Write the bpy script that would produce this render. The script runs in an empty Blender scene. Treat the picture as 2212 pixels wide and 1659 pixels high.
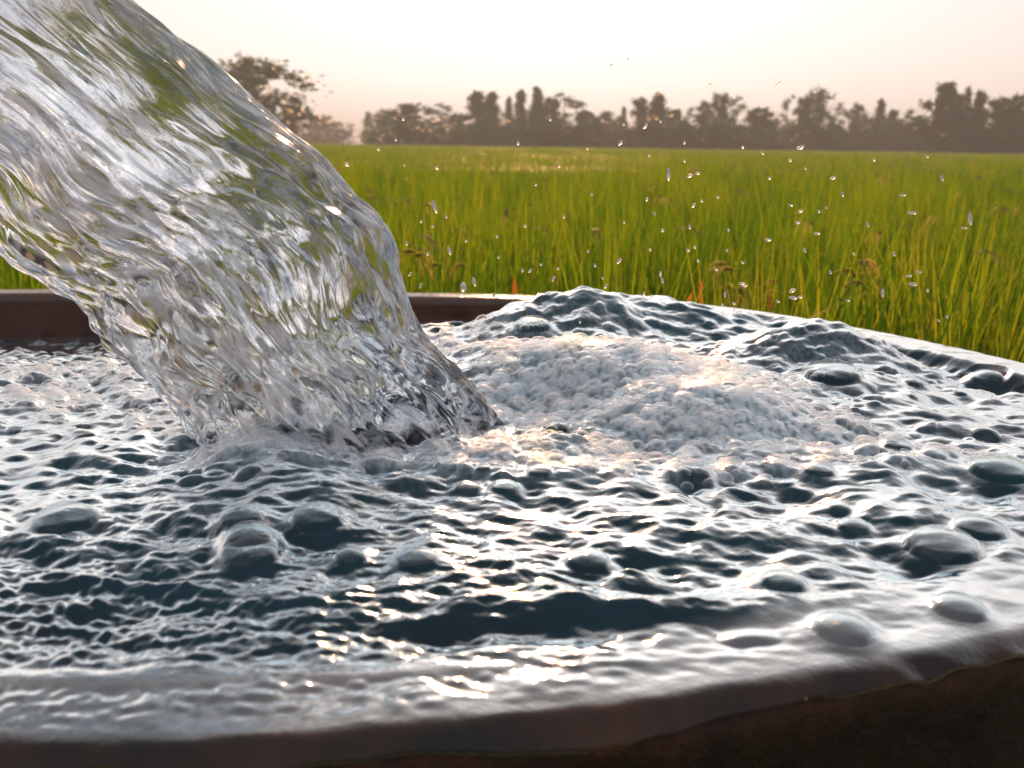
import bpy, math, random
import numpy as np
from mathutils import Matrix, Vector, noise

R = math.radians
scene = bpy.context.scene
col = scene.collection
random.seed(7)
rng = np.random.default_rng(11)

# ------------------------------------------------------------------ camera
RIM = 0.80                       # height of the tank rim above the ground
HC = 0.30                        # camera above the rim
CAM = Vector((0.0, 0.0, RIM + HC))
FPX = 1916.0                     # focal length in pixels of a 2212 px wide picture
PITCH = math.atan((829.5 - 312) / FPX)
ROLL = math.atan(21 / 1512)
cp, sp = math.cos(PITCH), math.sin(PITCH)
fwd = Vector((0, cp, -sp)); up0 = Vector((0, sp, cp)); rt0 = Vector((1, 0, 0))
rt = rt0 * math.cos(ROLL) + up0 * math.sin(ROLL)
up = up0 * math.cos(ROLL) - rt0 * math.sin(ROLL)
cd = bpy.data.cameras.new('camera'); cam = bpy.data.objects.new('camera', cd); col.objects.link(cam)
m = Matrix.Identity(4)
for i, v in enumerate((rt, up, -fwd)):
    for j in range(3): m[j][i] = v[j]
m.translation = CAM
cam.matrix_world = m
cd.sensor_width = 36; cd.lens = 36 * FPX / 2212
cd.clip_start = 0.02; cd.clip_end = 3000
cd.dof.use_dof = True; cd.dof.focus_distance = 0.98; cd.dof.aperture_fstop = 7.0
scene.camera = cam

# ------------------------------------------------------------------ world, sun, exposure
SUN_EL, SUN_AZ = 23.0, 0.8
w = bpy.data.worlds.new('World'); scene.world = w; w.use_nodes = True
nt = w.node_tree; nt.nodes.clear()
sky = nt.nodes.new('ShaderNodeTexSky'); sky.sky_type = 'NISHITA'; sky.sun_disc = False
sky.sun_elevation = R(SUN_EL); sky.sun_rotation = R(SUN_AZ)
sky.air_density = 1.0; sky.dust_density = 5.0; sky.ozone_density = 1.0; sky.altitude = 0
bg = nt.nodes.new('ShaderNodeBackground'); bg.inputs['Strength'].default_value = 0.11
wo = nt.nodes.new('ShaderNodeOutputWorld')
hsv = nt.nodes.new('ShaderNodeHueSaturation'); hsv.inputs['Saturation'].default_value = 0.62
tint = nt.nodes.new('ShaderNodeMix'); tint.data_type = 'RGBA'; tint.blend_type = 'MULTIPLY'; tint.inputs[0].default_value = 1
tint.inputs[7].default_value = (3.93, 3.60, 3.58, 1)      # the warm dusty air of the evening
gam = nt.nodes.new('ShaderNodeGamma'); gam.inputs['Gamma'].default_value = 0.28
nt.links.new(sky.outputs[0], gam.inputs[0]); nt.links.new(gam.outputs[0], hsv.inputs['Color']); nt.links.new(hsv.outputs[0], tint.inputs[6])
nt.links.new(tint.outputs[2], bg.inputs[0]); nt.links.new(bg.outputs[0], wo.inputs[0])
sd = bpy.data.lights.new('sun', 'SUN'); sd.energy = 5.0; sd.angle = R(0.6); sd.color = (1.0, 0.47, 0.19)
sun = bpy.data.objects.new('sun', sd); col.objects.link(sun)
S = Vector((math.sin(R(SUN_AZ)) * math.cos(R(SUN_EL)), math.cos(R(SUN_AZ)) * math.cos(R(SUN_EL)), math.sin(R(SUN_EL))))
sun.rotation_euler = (-S).to_track_quat('-Z', 'Y').to_euler(); sun.location = (0, 0, 30)
vs = scene.view_settings
vs.view_transform = 'Standard'; vs.look = 'None'; vs.gamma = 1; vs.use_curve_mapping = False; vs.exposure = 0.24
scene.render.engine = 'CYCLES'
cy = scene.cycles
cy.max_bounces = 14; cy.transmission_bounces = 12; cy.glossy_bounces = 6; cy.diffuse_bounces = 3
cy.transparent_max_bounces = 32; cy.volume_bounces = 1
cy.caustics_reflective = False; cy.caustics_refractive = False
cy.sample_clamp_indirect = 30; cy.use_denoising = True
try: cy.denoiser = 'OPENIMAGEDENOISE'
except Exception: pass

# ------------------------------------------------------------------ helpers
def ray(px, py):
    x = (px - 1106) / FPX; y = -(py - 829.5) / FPX
    return fwd + rt * x + up * y
def at(px, py, Y):                      # the point seen at that pixel, Y metres in front
    d = ray(px, py); return CAM + d * (Y / d.y)
def onz(px, py, z):                     # the point seen at that pixel on the level z
    d = ray(px, py); return CAM + d * ((z - CAM.z) / d.z)

def tag(o, label=None, cat=None, group=None, kind=None):
    if label: o['label'] = label
    if cat: o['category'] = cat
    if group: o['group'] = group
    if kind: o['kind'] = kind
    return o
def link(name, me, mat=None, parent=None):
    o = bpy.data.objects.new(name, me); col.objects.link(o)
    if mat and not me.materials: me.materials.append(mat)
    if parent: o.parent = parent
    return o
def npmesh(name, V, F, smooth=True):
    """mesh from numpy arrays; F is (n,3) or (n,4)"""
    V = np.asarray(V, np.float32); F = np.asarray(F, np.int32)
    me = bpy.data.meshes.new(name)
    me.vertices.add(len(V)); me.vertices.foreach_set('co', V.ravel())
    k = F.shape[1]
    me.loops.add(F.size); me.loops.foreach_set('vertex_index', F.ravel())
    me.polygons.add(len(F))
    me.polygons.foreach_set('loop_start', np.arange(0, F.size, k, dtype=np.int32))
    if smooth: me.polygons.foreach_set('use_smooth', np.ones(len(F), bool))
    me.update(calc_edges=True)
    return me
def fattr(me, name, arr):
    a = me.attributes.new(name, 'FLOAT', 'POINT'); a.data.foreach_set('value', np.asarray(arr, np.float32).ravel())

class NT:
    def __init__(s, name):
        s.m = bpy.data.materials.new(name); s.m.use_nodes = True
        s.t = s.m.node_tree; s.t.nodes.clear(); s.out = s.n('OutputMaterial')
    def n(s, typ, **kw):
        nd = s.t.nodes.new('ShaderNode' + typ)
        for k, v in kw.items():
            if k in nd.inputs: nd.inputs[k].default_value = v
            else: setattr(nd, k, v)
        return nd
    def l(s, a, b): s.t.links.new(a, b)
    def surf(s, o): s.l(o, s.out.inputs['Surface'])
    def noise(s, scale, detail=4, coord='Object', stretch=None, rough=0.55):
        tc = s.n('TexCoord'); nz = s.n('TexNoise'); nz.inputs['Scale'].default_value = scale
        nz.inputs['Detail'].default_value = detail; nz.inputs['Roughness'].default_value = rough
        if stretch:
            mp = s.n('Mapping'); mp.inputs['Scale'].default_value = stretch
            s.l(tc.outputs[coord], mp.inputs[0]); s.l(mp.outputs[0], nz.inputs[0])
        else: s.l(tc.outputs[coord], nz.inputs[0])
        return nz.outputs[0]
    def ramp(s, fac, stops):
        r = s.n('ValToRGB'); e = r.color_ramp.elements
        while len(e) < len(stops): e.new(0.5)
        for x, (p, c) in zip(e, stops):
            x.position = p; x.color = (*c, 1) if len(c) == 3 else c
        s.l(fac, r.inputs[0]); return r.outputs[0]
    def mix(s, fac, a, b):
        mx = s.n('Mix', data_type='RGBA')
        for sock, v in ((mx.inputs[0], fac), (mx.inputs[6], a), (mx.inputs[7], b)):
            if hasattr(v, 'links'): s.l(v, sock)
            elif isinstance(v, (int, float)): sock.default_value = v
            else: sock.default_value = (*v, 1)
        return mx.outputs[2]
    def math(s, op, a, b=None, clamp=False):
        mx = s.n('Math', operation=op, use_clamp=clamp)
        for sock, v in ((mx.inputs[0], a), (mx.inputs[1], b)):
            if v is None: continue
            if hasattr(v, 'links'): s.l(v, sock)
            else: sock.default_value = v
        return mx.outputs[0]
    def bump(s, h, strength, dist):
        b = s.n('Bump'); b.inputs['Strength'].default_value = strength; b.inputs['Distance'].default_value = dist
        s.l(h, b.inputs['Height']); return b.outputs[0]

# ------------------------------------------------------------------ materials
def mat_water():
    t = NT('water')
    fo = t.n('Attribute', attribute_name='foam'); sh = t.n('Attribute', attribute_name='shallow'); she = t.n('Attribute', attribute_name='sheen')
    p = t.n('BsdfPrincipled')
    deep = t.ramp(t.noise(3.0, 3), [(0.35, (0.002, 0.014, 0.023)), (0.6, (0.004, 0.040, 0.058)), (0.75, (0.008, 0.08, 0.10))])
    c = t.mix(fo.outputs['Fac'], deep, (0.72, 0.90, 1.0))
    rb = t.ramp(t.noise(14, 5), [(0.3, (0.012, 0.012, 0.010)), (0.7, (0.060, 0.026, 0.014))])
    c = t.mix(sh.outputs['Fac'], c, rb)
    n1 = t.noise(95, 3, stretch=(1, 1.3, 1)); n2 = t.noise(330, 2)
    nn = t.math('ADD', n1, t.math('MULTIPLY', n2, 0.35))
    tc = t.n('TexCoord'); v1 = t.n('TexVoronoi', Scale=150.0); v2 = t.n('TexVoronoi', Scale=330.0)
    t.l(tc.outputs['Object'], v1.inputs['Vector']); t.l(tc.outputs['Object'], v2.inputs['Vector'])
    vv = t.math('ADD', t.math('MULTIPLY', v1.outputs['Distance'], -2.2), t.math('MULTIPLY', v2.outputs['Distance'], -1.0))
    bb = t.n('Attribute', attribute_name='bubbly')
    nn = t.math('ADD', nn, t.math('MULTIPLY', vv, t.math('MULTIPLY', bb.outputs['Fac'], 1.5)))
    nb = t.bump(nn, 0.6, 0.0006)
    t.t.nodes.remove(p)
    d = t.n('BsdfDiffuse'); t.l(c, d.inputs['Color']); g = t.n('BsdfGlossy', Roughness=0.035)
    g.inputs['Color'].default_value = (0.88, 0.97, 1, 1)
    t.l(nb, g.inputs['Normal']); t.l(nb, d.inputs['Normal'])
    fr = t.n('Fresnel', IOR=1.34); t.l(nb, fr.inputs['Normal'])
    f = t.math('SUBTRACT', t.math('MULTIPLY', fr.outputs[0], 13.5), 0.37, clamp=True)
    f = t.math('ADD', f, t.math('ADD', t.math('MULTIPLY', she.outputs['Fac'], 0.20), 0.025), clamp=True)
    mx = t.n('MixShader'); t.l(f, mx.inputs[0]); t.l(d.outputs[0], mx.inputs[1]); t.l(g.outputs[0], mx.inputs[2])
    t.surf(mx.outputs[0]); return t.m
def mat_film(name, tint, pw):                      # a bubble's skin: clear in the middle, mirror-like at the edge
    t = NT(name)
    lw = t.n('LayerWeight', Blend=0.5)
    f = t.math('POWER', lw.outputs['Facing'], pw)
    f = t.math('ADD', t.math('MULTIPLY', f, 0.78), 0.025, clamp=True)
    g = t.n('BsdfGlossy', Roughness=0.02); (pw > 3) and t.l(t.bump(t.noise(3.0, 2), 0.5, 0.15), g.inputs['Normal']); g.inputs['Color'].default_value = (1, 1, 1, 1)
    tr = t.n('BsdfTransparent'); tr.inputs['Color'].default_value = (*tint, 1)
    
    mx = t.n('MixShader'); t.l(f, mx.inputs[0]); t.l(tr.outputs[0], mx.inputs[1]); t.l(g.outputs[0], mx.inputs[2])
    t.surf(mx.outputs[0]); return t.m
def mat_jet():
    t = NT('falling_water')
    p = t.n('BsdfPrincipled', Roughness=0.03, IOR=1.33)
    va = t.n('VolumeAbsorption', Density=2.4); va.inputs['Color'].default_value = (0.30, 0.52, 0.74, 1); t.l(va.outputs[0], t.out.inputs['Volume'])
    fl = t.n('Attribute', attribute_name='flow'); s1 = t.n('TexNoise'); s1.inputs['Scale'].default_value = 1; s1.inputs['Detail'].default_value = 3
    t.l(fl.outputs['Vector'], s1.inputs[0]); t.l(t.bump(s1.outputs[0], 0.45, 0.0012), p.inputs['Normal'])
    p.inputs['Transmission Weight'].default_value = 1.0
    p.inputs['Base Color'].default_value = (0.97, 0.99, 1.0, 1)
    ae = t.n('Attribute', attribute_name='aeration_glare')
    d = t.n('BsdfDiffuse'); d.inputs['Color'].default_value = (0.94, 0.98, 1.0, 1)  # white for entrained air, and for bright sky refracted by the jet
    tl = t.n('BsdfTranslucent'); tl.inputs['Color'].default_value = (0.94, 0.97, 1.0, 1)
    gl = t.n('BsdfGlossy', Roughness=0.08)
    m1 = t.n('MixShader'); m1.inputs[0].default_value = 0.2; t.l(d.outputs[0], m1.inputs[1]); t.l(tl.outputs[0], m1.inputs[2])
    m2 = t.n('MixShader'); m2.inputs[0].default_value = 0.15; t.l(m1.outputs[0], m2.inputs[1]); t.l(gl.outputs[0], m2.inputs[2])
    mx = t.n('MixShader'); t.l(ae.outputs['Fac'], mx.inputs[0]); t.l(p.outputs[0], mx.inputs[1]); t.l(m2.outputs[0], mx.inputs[2])
    t.surf(mx.outputs[0]); return t.m
def mat_drop():
    t = NT('droplet_water')
    g = t.n('BsdfGlass', Roughness=0.34, IOR=1.33)
    d = t.n('BsdfDiffuse'); d.inputs['Color'].default_value = (1, 1, 1, 1)
    mx = t.n('MixShader'); mx.inputs[0].default_value = 0.45; t.l(g.outputs[0], mx.inputs[1]); t.l(d.outputs[0], mx.inputs[2])
    t.surf(mx.outputs[0]); return t.m
def mat_concrete(name, a, b, wet):
    t = NT(name); p = t.n('BsdfPrincipled')
    n = t.noise(9, 6, rough=0.65); n2 = t.noise(60, 5)
    c = t.mix(t.math('MULTIPLY', n2, 0.6), t.ramp(n, [(0.32, a), (0.68, b)]), tuple(x * 0.4 for x in a))
    t.l(c, p.inputs['Base Color']); p.inputs['Roughness'].default_value = wet
    t.l(t.bump(n2, 0.5, 0.004), p.inputs['Normal']); t.surf(p.outputs[0]); return t.m
def mat_outer():                      # dark moss low down, rusty wet stain under the lip
    t = NT('mossy_concrete'); p = t.n('BsdfPrincipled', Roughness=0.55); p.inputs['Specular IOR Level'].default_value = 0.3
    tc = t.n('TexCoord'); sp_ = t.n('SeparateXYZ'); t.l(tc.outputs['Object'], sp_.inputs[0])
    n1 = t.noise(14, 5, rough=0.7); n2 = t.noise(70, 5, rough=0.7); st = t.noise(30, 3, stretch=(1, 1, 0.12))
    z = t.math('ADD', t.math('MULTIPLY', t.math('SUBTRACT', sp_.outputs[2], RIM - 0.034), 34.0), t.math('MULTIPLY', t.math('SUBTRACT', st, 0.5), 1.5), clamp=True)
    moss = t.ramp(n1, [(0.35, (0.003, 0.003, 0.001)), (0.7, (0.020, 0.014, 0.004))])
    moss = t.mix(t.math('MULTIPLY', n2, 0.5), moss, (0.006, 0.008, 0.002))
    rust = t.ramp(n2, [(0.3, (0.014, 0.007, 0.004)), (0.7, (0.075, 0.028, 0.013))])
    t.l(t.mix(z, moss, rust), p.inputs['Base Color']); t.l(t.bump(n2, 0.9, 0.006), p.inputs['Normal'])
    t.surf(p.outputs[0]); return t.m
def mat_leaf(name, cols, trans, rnd=True, scale=6, tw=0.5):
    t = NT(name)
    if rnd:
        oi = t.n('ObjectInfo'); f = t.math('ADD', t.math('MULTIPLY', oi.outputs['Random'], 0.55), t.math('MULTIPLY', t.noise(scale, 2), 0.5))
    else: f = t.noise(scale, 3)
    k = len(cols); c = t.ramp(f, [(0.15 + 0.7 * i / (k - 1), cols[i]) for i in range(k)])
    d = t.n('BsdfPrincipled', Roughness=0.5); t.l(c, d.inputs['Base Color']); d.inputs['Specular IOR Level'].default_value = 0.1
    tl = t.n('BsdfTranslucent'); c2 = t.mix(1.0, c, c); mul = t.n('Mix', data_type='RGBA', blend_type='MULTIPLY')
    mul.inputs[0].default_value = 1; t.l(c, mul.inputs[6]); mul.inputs[7].default_value = (*trans, 1)
    t.l(mul.outputs[2], tl.inputs['Color'])
    mx = t.n('MixShader'); mx.inputs[0].default_value = tw; t.l(d.outputs[0], mx.inputs[1]); t.l(tl.outputs[0], mx.inputs[2])
    t.surf(mx.outputs[0]); return t.m
def mat_plain(name, a, b, scale, rough=0.9, bumpd=0.02):
    t = NT(name); p = t.n('BsdfPrincipled', Roughness=rough); n = t.noise(scale, 5)
    t.l(t.ramp(n, [(0.3, a), (0.7, b)]), p.inputs['Base Color']); t.l(t.bump(n, 0.4, bumpd), p.inputs['Normal'])
    t.surf(p.outputs[0]); return t.m

M = dict(
    water=mat_water(), film=mat_film('foam_film', (1, 1, 1), 1.8), bubble=mat_film('bubble_film', (0.90, 0.94, 0.95), 4.0), jet=mat_jet(), drop=mat_drop(),
    wall=mat_concrete('wet_brown_concrete', (0.045, 0.016, 0.008), (0.13, 0.035, 0.012), 0.35),
    outer=mat_outer(),
    rim=mat_concrete('wet_rim_concrete', (0.05, 0.032, 0.024), (0.14, 0.075, 0.05), 0.06),
    rice=mat_leaf('rice_leaf', [(0.022, 0.08, 0.006), (0.07, 0.165, 0.009), (0.145, 0.24, 0.013), (0.26, 0.29, 0.025)], (1.6, 1.5, 0.7), tw=0.55),
    panicle=mat_leaf('rice_panicle', [(0.18, 0.19, 0.04), (0.30, 0.26, 0.09)], (1.3, 1.3, 1.0), scale=20, tw=0.6),
    dry=mat_leaf('dry_leaf', [(0.26, 0.10, 0.02), (0.36, 0.18, 0.04)], (1.3, 1.0, 0.8), scale=20),
    canopy=mat_leaf('far_rice', [(0.07, 0.12, 0.006), (0.11, 0.15, 0.008), (0.15, 0.165, 0.016)], (1.4, 1.3, 0.8), rnd=False, scale=0.6),
    tree=mat_leaf('tree_leaf', [(0.008, 0.050, 0.024), (0.016, 0.075, 0.035), (0.030, 0.105, 0.040)], (1.2, 1.3, 0.7), tw=0.3, scale=0.8),
    bark=mat_plain('bark', (0.05, 0.035, 0.025), (0.12, 0.09, 0.065), 5),
    soil=mat_plain('soil', (0.05, 0.04, 0.02), (0.10, 0.085, 0.03), 1.5),
)

# ------------------------------------------------------------------ ground and haze
def box_mesh(name, a, b):
    x0, y0, z0 = a; x1, y1, z1 = b
    V = [(x0,y0,z0),(x1,y0,z0),(x1,y1,z0),(x0,y1,z0),(x0,y0,z1),(x1,y0,z1),(x1,y1,z1),(x0,y1,z1)]
    return npmesh(name, V, [(0,3,2,1),(4,5,6,7),(0,1,5,4),(1,2,6,5),(2,3,7,6),(3,0,4,7)], False)
gx = np.linspace(-1000, 1000, 41); X, Y = np.meshgrid(gx, gx)
gi = np.arange(41 * 41).reshape(41, 41)
gf = np.stack([gi[:-1,:-1], gi[:-1,1:], gi[1:,1:], gi[1:,:-1]], -1).reshape(-1, 4)
tag(link('ground', npmesh('ground', np.stack([X, Y, 0 * X], -1).reshape(-1, 3), gf), M['soil']), kind='structure')
HAZE = 0.0018
t = NT('haze'); v = t.n('VolumePrincipled'); v.inputs['Density'].default_value = HAZE
v.inputs['Color'].default_value = (0.86, 0.93, 1.0, 1); v.inputs['Anisotropy'].default_value = 0.1
t.l(v.outputs[0], t.out.inputs['Volume'])
if HAZE > 0:
    tag(link('haze', box_mesh('haze', (-1001, -1001, -1), (1001, 1001, 16)), t.m), kind='stuff')

# ------------------------------------------------------------------ tank outline
pts = [(-1.06,1.815),(-.66,1.85),(-.23,1.85),(.0,1.845),(.20,1.80),(.44,1.685),(.62,1.485),(.75,1.265),(.82,1.03),
       (.77,.82),(.62,.65),(.46,.555),(.32,.492),(.186,.447),(.075,.414),(-.024,.396),(-.14,.378),(-.25,.375),
       (-.5,.39),(-.85,.50),(-1.2,.75),(-1.42,1.1),(-1.42,1.45),(-1.28,1.72)]
def catmull(P, n):
    P = np.array(P, float); out = []
    for i in range(len(P)):
        p0, p1, p2, p3 = P[i-1], P[i], P[(i+1) % len(P)], P[(i+2) % len(P)]
        for k in range(n):
            u = k / n
            out.append(0.5*((2*p1)+(-p0+p2)*u+(2*p0-5*p1+4*p2-p3)*u*u+(-p0+3*p1-3*p2+p3)*u**3))
    return np.array(out)
OUT = catmull(pts, 12)
OUT = OUT * 1.0
# even, gently smoothed outline
for _ in range(12): OUT = (np.roll(OUT, 1, 0) + 2 * OUT + np.roll(OUT, -1, 0)) / 4
tan = np.roll(OUT, -1, 0) - np.roll(OUT, 1, 0); tan /= np.linalg.norm(tan, axis=1)[:, None]
NRM = np.stack([-tan[:, 1], tan[:, 0]], 1)          # outward or inward?
ctr = OUT.mean(0)
if ((OUT - ctr) * NRM).sum() < 0: NRM = -NRM
WALL = 0.078
def sdist(P):                                        # + outside, - inside the outline
    A = OUT; B = np.roll(OUT, -1, 0); out = np.empty(len(P)); 
    for i in range(0, len(P), 20000):
        Q = P[i:i+20000, None]; AB = (B - A)[None]; t_ = np.clip(((Q - A) * AB).sum(-1) / (AB ** 2).sum(-1), 0, 1)
        D = Q - (A + AB * t_[..., None]); d2 = (D ** 2).sum(-1); j = d2.argmin(1); r = np.arange(len(Q))
        s = np.sign((D[r, j] * NRM[j]).sum(-1)); out[i:i+20000] = np.sqrt(d2[r, j]) * s
    return out
def ring(profile, name, mat, parent):                # sweep (offset outward, z) round the outline
    n = len(OUT); k = len(profile); V = []
    for o_, z_ in profile: V.append(np.c_[OUT + NRM * o_, np.full(n, z_)])
    V = np.concatenate(V); ii = np.arange(n); F = []
    for a in range(k - 1):
        F.append(np.stack([a*n+ii, a*n+(ii+1)%n, (a+1)*n+(ii+1)%n, (a+1)*n+ii], 1))
    return link(name, npmesh(name, V, np.concatenate(F)), mat, parent)
tank = bpy.data.objects.new('water_tank', None); col.objects.link(tank); tank.location = (ctr[0], ctr[1], 0)
tag(tank, 'round brown concrete water tank brimming over under the pouring jet', 'water tank')
tl = (ctr[0], ctr[1], 0)
def sub(o): o.matrix_parent_inverse = Matrix.Translation(-Vector(tl)); return o
arc = [(-0.02 + 0.02*math.sin(a), RIM-0.02+0.02*math.cos(a)) for a in np.linspace(0, math.pi/2, 7)]
arci = [(-WALL + 0.015 - 0.015*math.sin(a), RIM-0.015+0.015*math.cos(a)) for a in np.linspace(math.pi/2, 0, 6)]
sub(ring([(-WALL, 0.06), (-WALL, RIM-0.016)], 'inner_wall', M['wall'], tank))
sub(ring([(-WALL, RIM-0.016)] + arci + arc[:4], 'rim', M['rim'], tank))
sub(ring(arc[3:] + [(0.0, RIM-0.03), (0.003, 0.45), (0.006, 0.0)], 'outer_wall', M['outer'], tank))
nfl = len(OUT); fv = np.vstack([np.c_[OUT - NRM*WALL, np.full(nfl, .06)], [[ctr[0], ctr[1], .06]]])
sub(link('tank_floor', npmesh('tank_floor', fv, [(i, (i+1)%nfl, nfl) for i in range(nfl)], False), M['wall'], tank))

# ------------------------------------------------------------------ the water surface
x0, x1, y0, y1, cell = -1.52, 0.92, 0.33, 1.93, 0.0014
nx, ny = int((x1-x0)/cell), int((y1-y0)/cell)
def field(lmin, lmax, seed, ax=1.0, p=0.5, n=(ny, nx), cl=cell, sharp=0.0):
    """band limited gaussian field, unit rms; ax > 1 stretches it along x"""
    r = np.random.default_rng(seed)
    F = np.fft.rfft2(r.standard_normal(n)); ky = np.fft.fftfreq(n[0], cl)[:, None]; kx = np.fft.rfftfreq(n[1], cl)[None] * ax
    k = np.hypot(kx, ky) + 1e-9; lo, hi = 1/lmax, 1/lmin
    A = np.exp(-(np.log(k/np.sqrt(lo*hi))/(0.5*np.log(hi/lo)))**4) * k**(-p)
    f = np.fft.irfft2(F * A, s=n); f /= f.std()
    if sharp: f = np.exp(sharp*f); f = (f - f.mean())/f.std()
    return f
gxs = x0 + np.arange(nx) * cell; gys = y0 + np.arange(ny) * cell
GX, GY = np.meshgrid(gxs, gys)
# signed distance on a coarse raster, then bilinear
def coarse(fn, cs=0.012):
    cx = np.arange(x0 - cs, x1 + 2*cs, cs); cyy = np.arange(y0 - cs, y1 + 2*cs, cs)
    A, B = np.meshgrid(cx, cyy); D = fn(np.c_[A.ravel(), B.ravel()]).reshape(A.shape)
    def samp(X, Y):
        u = (X - cx[0]) / cs; v_ = (Y - cyy[0]) / cs; i = np.clip(u.astype(int), 0, len(cx)-2); j = np.clip(v_.astype(int), 0, len(cyy)-2)
        a = u - i; b = v_ - j
        return (D[j,i]*(1-a)*(1-b) + D[j,i+1]*a*(1-b) + D[j+1,i]*(1-a)*b + D[j+1,i+1]*a*b)
    return samp
SD = coarse(sdist)
D = SD(GX, GY)
def G(px, py, z, sx, sy, amp, rot=0.0):
    c = onz(px, py, RIM + z); dx, dy = GX - c.x, GY - c.y
    if rot: dx, dy = dx*math.cos(rot)+dy*math.sin(rot), -dx*math.sin(rot)+dy*math.cos(rot)
    return amp * np.exp(-(dx/sx)**2 - (dy/sy)**2)
def sstep(a, b, x): u = np.clip((x-a)/(b-a), 0, 1); return u*u*(3-2*u)
H = np.full(GX.shape, 0.004)
H -= 0.095 * sstep(-0.10, -0.55, GX) * sstep(1.05, 1.65, GY)      # low water at the far left wall
H -= 0.050 * np.exp(-((GX+0.12)/0.17)**2) * sstep(1.25, 1.65, GY)
H -= 0.030 * np.exp(-((GX-.66)/.12)**2 - ((GY-1.20)/.16)**2)
H += G(1200, 660, .05, .17, .085, .066) + G(1420, 672, .03, .20, .06, .030)      # humps at the far rim
H += G(1740, 735, .03, .085, .06, .050) + G(1880, 760, .02, .10, .06, .030, -.6) + G(1560, 700, .02, .12, .05, .02, -.4)
H += G(1230, 800, .03, .17, .085, .050) + G(1440, 840, .02, .16, .08, .026)     # foam mounds
H += G(1540, 905, .01, .13, .05, .030) + G(1000, 790, .02, .08, .06, .02)
H += G(1190, 900, 0, .06, .05, -.016)
H += G(1760, 840, .0, .13, .04, .010) + G(2080, 850, .0, .15, .05, .008)
H += G(820, 955, .01, .16, .022, .020) + G(560, 985, .01, .045, .03, .014) + G(640, 950, .01, .05, .03, .014)
H += G(760, 1020, .01, .20, .05, .010) + G(1050, 985, .01, .09, .03, .010)
H += G(500, 1130, .0, .075, .035, .012) + G(700, 1080, .0, .06, .03, .010)
H += G(1300, 1330, .0, .10, .016, .012, .02) + G(1350, 1395, .0, .10, .015, -.006) # dark wave in front
H += G(1000, 1385, .0, .06, .012, -.006) + G(1640, 1400, .0, .030, .010, .009)
H += G(400, 1285, .0, .17, .008, .004, -.10) + G(700, 1330, 0, .06, .007, .004, -.2)
H += G(300, 1480, .0, .25, .014, .002, .04) + G(100, 1190, .0, .10, .015, .008)
# turbulence: how rough the water is
c_j = onz(1150, 860, RIM)
dj = np.hypot((GX - c_j.x) * 0.8, (GY - c_j.y))
rough = 0.20 + 0.75 * np.exp(-(np.maximum(dj - 0.22, 0) / 0.30) ** 2)
rough = np.maximum(rough, 0.9 * sstep(0.85, 1.15, GY))
big = field(.10, .26, 1, 1.2); mid = field(.030, .085, 2, 1.5); mid2 = field(.018, .045, 3, 1.7)
sm = field(.008, .020, 4, 1.9); fine = field(.0045, .010, 5, .9)
calm = sstep(-0.095, -0.065, D)                                   # thin sheet over the rim
glit = np.exp(-((GX+.20)/.32)**2 - ((GY-.53)/.15)**2)
wave = rough*(0.0042*big + 0.0021*mid) + (0.42+0.58*rough)*(0.0011*mid2 + 0.00034*sm) + 0.00006*fine + glit*(0.00034*sm + 0.00012*fine)
# bubble domes heaved up in the surface
foam = np.zeros(GX.shape)
def blob(px, py, sx, sy, a, rot=0):
    return G(px, py, 0.01, sx, sy, a, rot)
fm = blob(1250, 800, .16, .11, 1.2) + blob(1420, 850, .17, .09, 1.0) + blob(1560, 920, .14, .05, 1.1) + blob(1100, 880, .07, .06, .9)
fm += blob(1750, 960, .22, .035, .38) + blob(1500, 990, .20, .025, .55) + blob(1300, 1010, .16, .02, .45) + blob(150, 800, .30, .15, .34) + blob(150, 870, .22, .08, .35)
fm += blob(1850, 790, .14, .09, .22) + blob(1250, 720, .2, .1, .12) + blob(960, 740, .1, .1, .5) + blob(2050, 990, .2, .03, .12) + blob(1000, 1000, .12, .03, .3)
fm += blob(760, 950, .17, .075, .85) + blob(560, 985, .06, .035, .4)
fm = np.clip(fm, 0, 1)
iso = field(.007, .018, 14, 1.0); gl2 = np.exp(-((GX+.28)/.22)**2 - ((GY-.50)/.09)**2)
jc = onz(770, 975, RIM); rd = np.hypot((GX-jc.x), (GY-jc.y)*1.05)      # rings running out from the foot of the jet
wave = wave + 0.0012*np.sin(6.283*rd/.052 + 1.1*mid + .8*np.sin(3*np.arctan2(GY-jc.y, GX-jc.x)))*np.exp(-((rd-.33)/.16)**2)*(1-fm)
wave = wave + gl2*0.00055*iso
H += wave * (1 - 0.90*calm) * (1 - 0.72*sstep(.35, .9, fm))
patch = sstep(-1.3, 0.9, 0.6*field(.02, .09, 8) + 0.8*field(.006, .02, 9))
ND = 9000
dr = np.random.default_rng(21); flat = None
cand = np.c_[dr.uniform(x0, x1, 60000), dr.uniform(y0, y1, 60000)]
ci = ((cand[:,0]-x0)/cell).astype(int).clip(0, nx-1); cj = ((cand[:,1]-y0)/cell).astype(int).clip(0, ny-1)
keep = (D[cj, ci] < -0.085) & (dr.random(60000) < 0.70*fm[cj, ci]**1.3 + 0.0)
cand, ci, cj = cand[keep], ci[keep], cj[keep]
add = np.zeros(GX.shape); DOMES = []
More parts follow.
